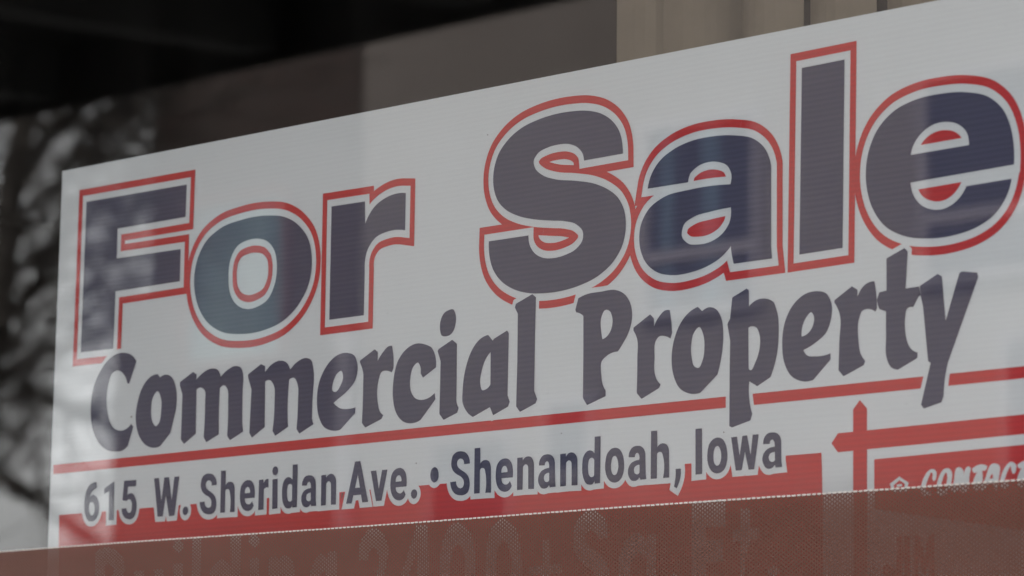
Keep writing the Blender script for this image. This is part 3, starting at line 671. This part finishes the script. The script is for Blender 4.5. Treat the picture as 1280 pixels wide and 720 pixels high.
def limbed_tree(limbs, label):
    """tree whose main limbs follow the photograph; twigs grow off them"""
    rnd = random.Random(4)
    base = Vector((limbs[0][1][0][0] - .1, -13.0, .12))
    root = thing('bare_tree', label, 'tree', base, 'bare trees across the street')
    bt, bb = bmesh.new(), bmesh.new()
    def run(bm, pts, r0, r1, n):
        rings = []
        for i, p in enumerate(pts):
            d = (pts[min(i + 1, len(pts) - 1)] - pts[max(i - 1, 0)]).normalized()
            u = d.cross(Vector((0, 1, .1))).normalized(); w = d.cross(u)
            r = r0 + (r1 - r0) * i / (len(pts) - 1)
            rings.append([bm.verts.new(p + (u * cos(2 * pi * k / n) + w * sin(2 * pi * k / n)) * r) for k in range(n)])
        for A, B in zip(rings, rings[1:]):
            for k in range(n): bm.faces.new((A[k], A[(k + 1) % n], B[(k + 1) % n], B[k]))
    def twig(p, d, L, r, depth):
        pts = [p]; q = p.copy()
        for i in range(4):
            d = (d + Vector((rnd.gauss(0, .17), rnd.gauss(0, .17), rnd.gauss(.03, .15)))).normalized()
            q = q + d * L / 4; pts.append(q.copy())
            if depth:
                nd = (d + Vector((rnd.gauss(0, .42), rnd.gauss(0, .5), rnd.gauss(.05, .38)))).normalized()
                twig(q, nd, L * rnd.uniform(.45, .8), r * .62, depth - 1)
        run(bb, pts, r, r * .5, 4 if depth else 3)
    for k, (r, P) in enumerate(limbs):
        pts = [Vector(p) for p in P]
        if k == 0: pts = [base, base + Vector((.03, 0, 1.4))] + pts
        fine = []
        for i in range(len(pts) - 1):
            for j in range(3):
                f = pts[i].lerp(pts[i + 1], j / 3)
                fine.append(f + Vector((rnd.gauss(0, .012), rnd.gauss(0, .05) if k else 0, rnd.gauss(0, .012))))
        fine.append(pts[-1])
        run(bt if k == 0 else bb, fine, r * (1.25 if k == 0 else 1.15), r * .55, 10 if k == 0 else 6)
        for i in range(1, len(fine) - 1):
            if fine[i].z < 3: continue
            m = 2 if fine[i].z > 5.3 or fine[i].x < -19.6 else 1
            for _ in range(m):
                d = ((fine[i + 1] - fine[i]).normalized() + Vector((rnd.gauss(.1, .38), rnd.gauss(0, .5), rnd.gauss(.3, .38)))).normalized()
                if fine[i].x > -18.7 and d.x > 0: d.x *= -.5
                twig(fine[i], d, rnd.uniform(.55, 1.15), min(r * .42, .010), 1)
    part('trunk', bt, M_BARK, root, smooth=True)
    part('crown', bb, M_BARK, root)
limbed_tree(LIMBS, 'bare branching tree with dark trunk mirrored at the far left of the glass')

# ------------------------------------------------------------------ light
w = bpy.data.worlds.new('World'); S.world = w; w.use_nodes = True
nt = w.node_tree
bg = nt.nodes['Background']
sky = nt.nodes.new('ShaderNodeTexSky'); sky.sky_type = 'NISHITA'; sky.sun_disc = False
EL, AZ = radians(38), radians(20)
sky.sun_elevation = EL; sky.sun_rotation = AZ
sky.air_density = 1.0; sky.dust_density = 3.0; sky.ozone_density = 1.0
hs = nt.nodes.new('ShaderNodeHueSaturation'); hs.inputs['Saturation'].default_value = .08
nt.links.new(sky.outputs[0], hs.inputs['Color']); nt.links.new(hs.outputs[0], bg.inputs[0])
bg.inputs[1].default_value = SKY
sd = bpy.data.lights.new('sun', 'SUN'); sd.energy = SUN; sd.angle = radians(12); sd.color = (1, .96, .9)
so = bpy.data.objects.new('sun', sd); COL.objects.link(so)
to_sun = Vector((sin(AZ) * cos(EL), cos(AZ) * cos(EL), sin(EL)))
so.rotation_euler = to_sun.to_track_quat('Z', 'Y').to_euler()

# ------------------------------------------------------------------ camera
cd = bpy.data.cameras.new('camera'); cam = bpy.data.objects.new('camera', cd); COL.objects.link(cam)
Xw = Vector((0.6529093450438599, 0.08891000528131825, 0.7521997062717279))
Yw = Vector((0.7573709487259271, -0.08965502416214995, -0.6468007596381387))
Zw = Vector((0.009931423885166313, 0.9919964655195905, -0.12587445815673995))
cam.matrix_world = Matrix(((Xw.x, Xw.y, Xw.z, 1.56457539), (Yw.x, Yw.y, Yw.z, -1.34534558), (Zw.x, Zw.y, Zw.z, 1.59818113), (0, 0, 0, 1)))
cd.sensor_width = 36; cd.lens = 5000 / 1280 * 36
cd.clip_start = .05; cd.clip_end = 2000
cd.dof.use_dof = True; cd.dof.focus_distance = 2.06; cd.dof.aperture_fstop = FSTOP
S.camera = cam
S.view_settings.view_transform = 'Standard'; S.view_settings.look = 'None'
S.view_settings.exposure = EXPO; S.view_settings.gamma = 1
S.cycles.transparent_max_bounces = 24
S.cycles.max_bounces = 10
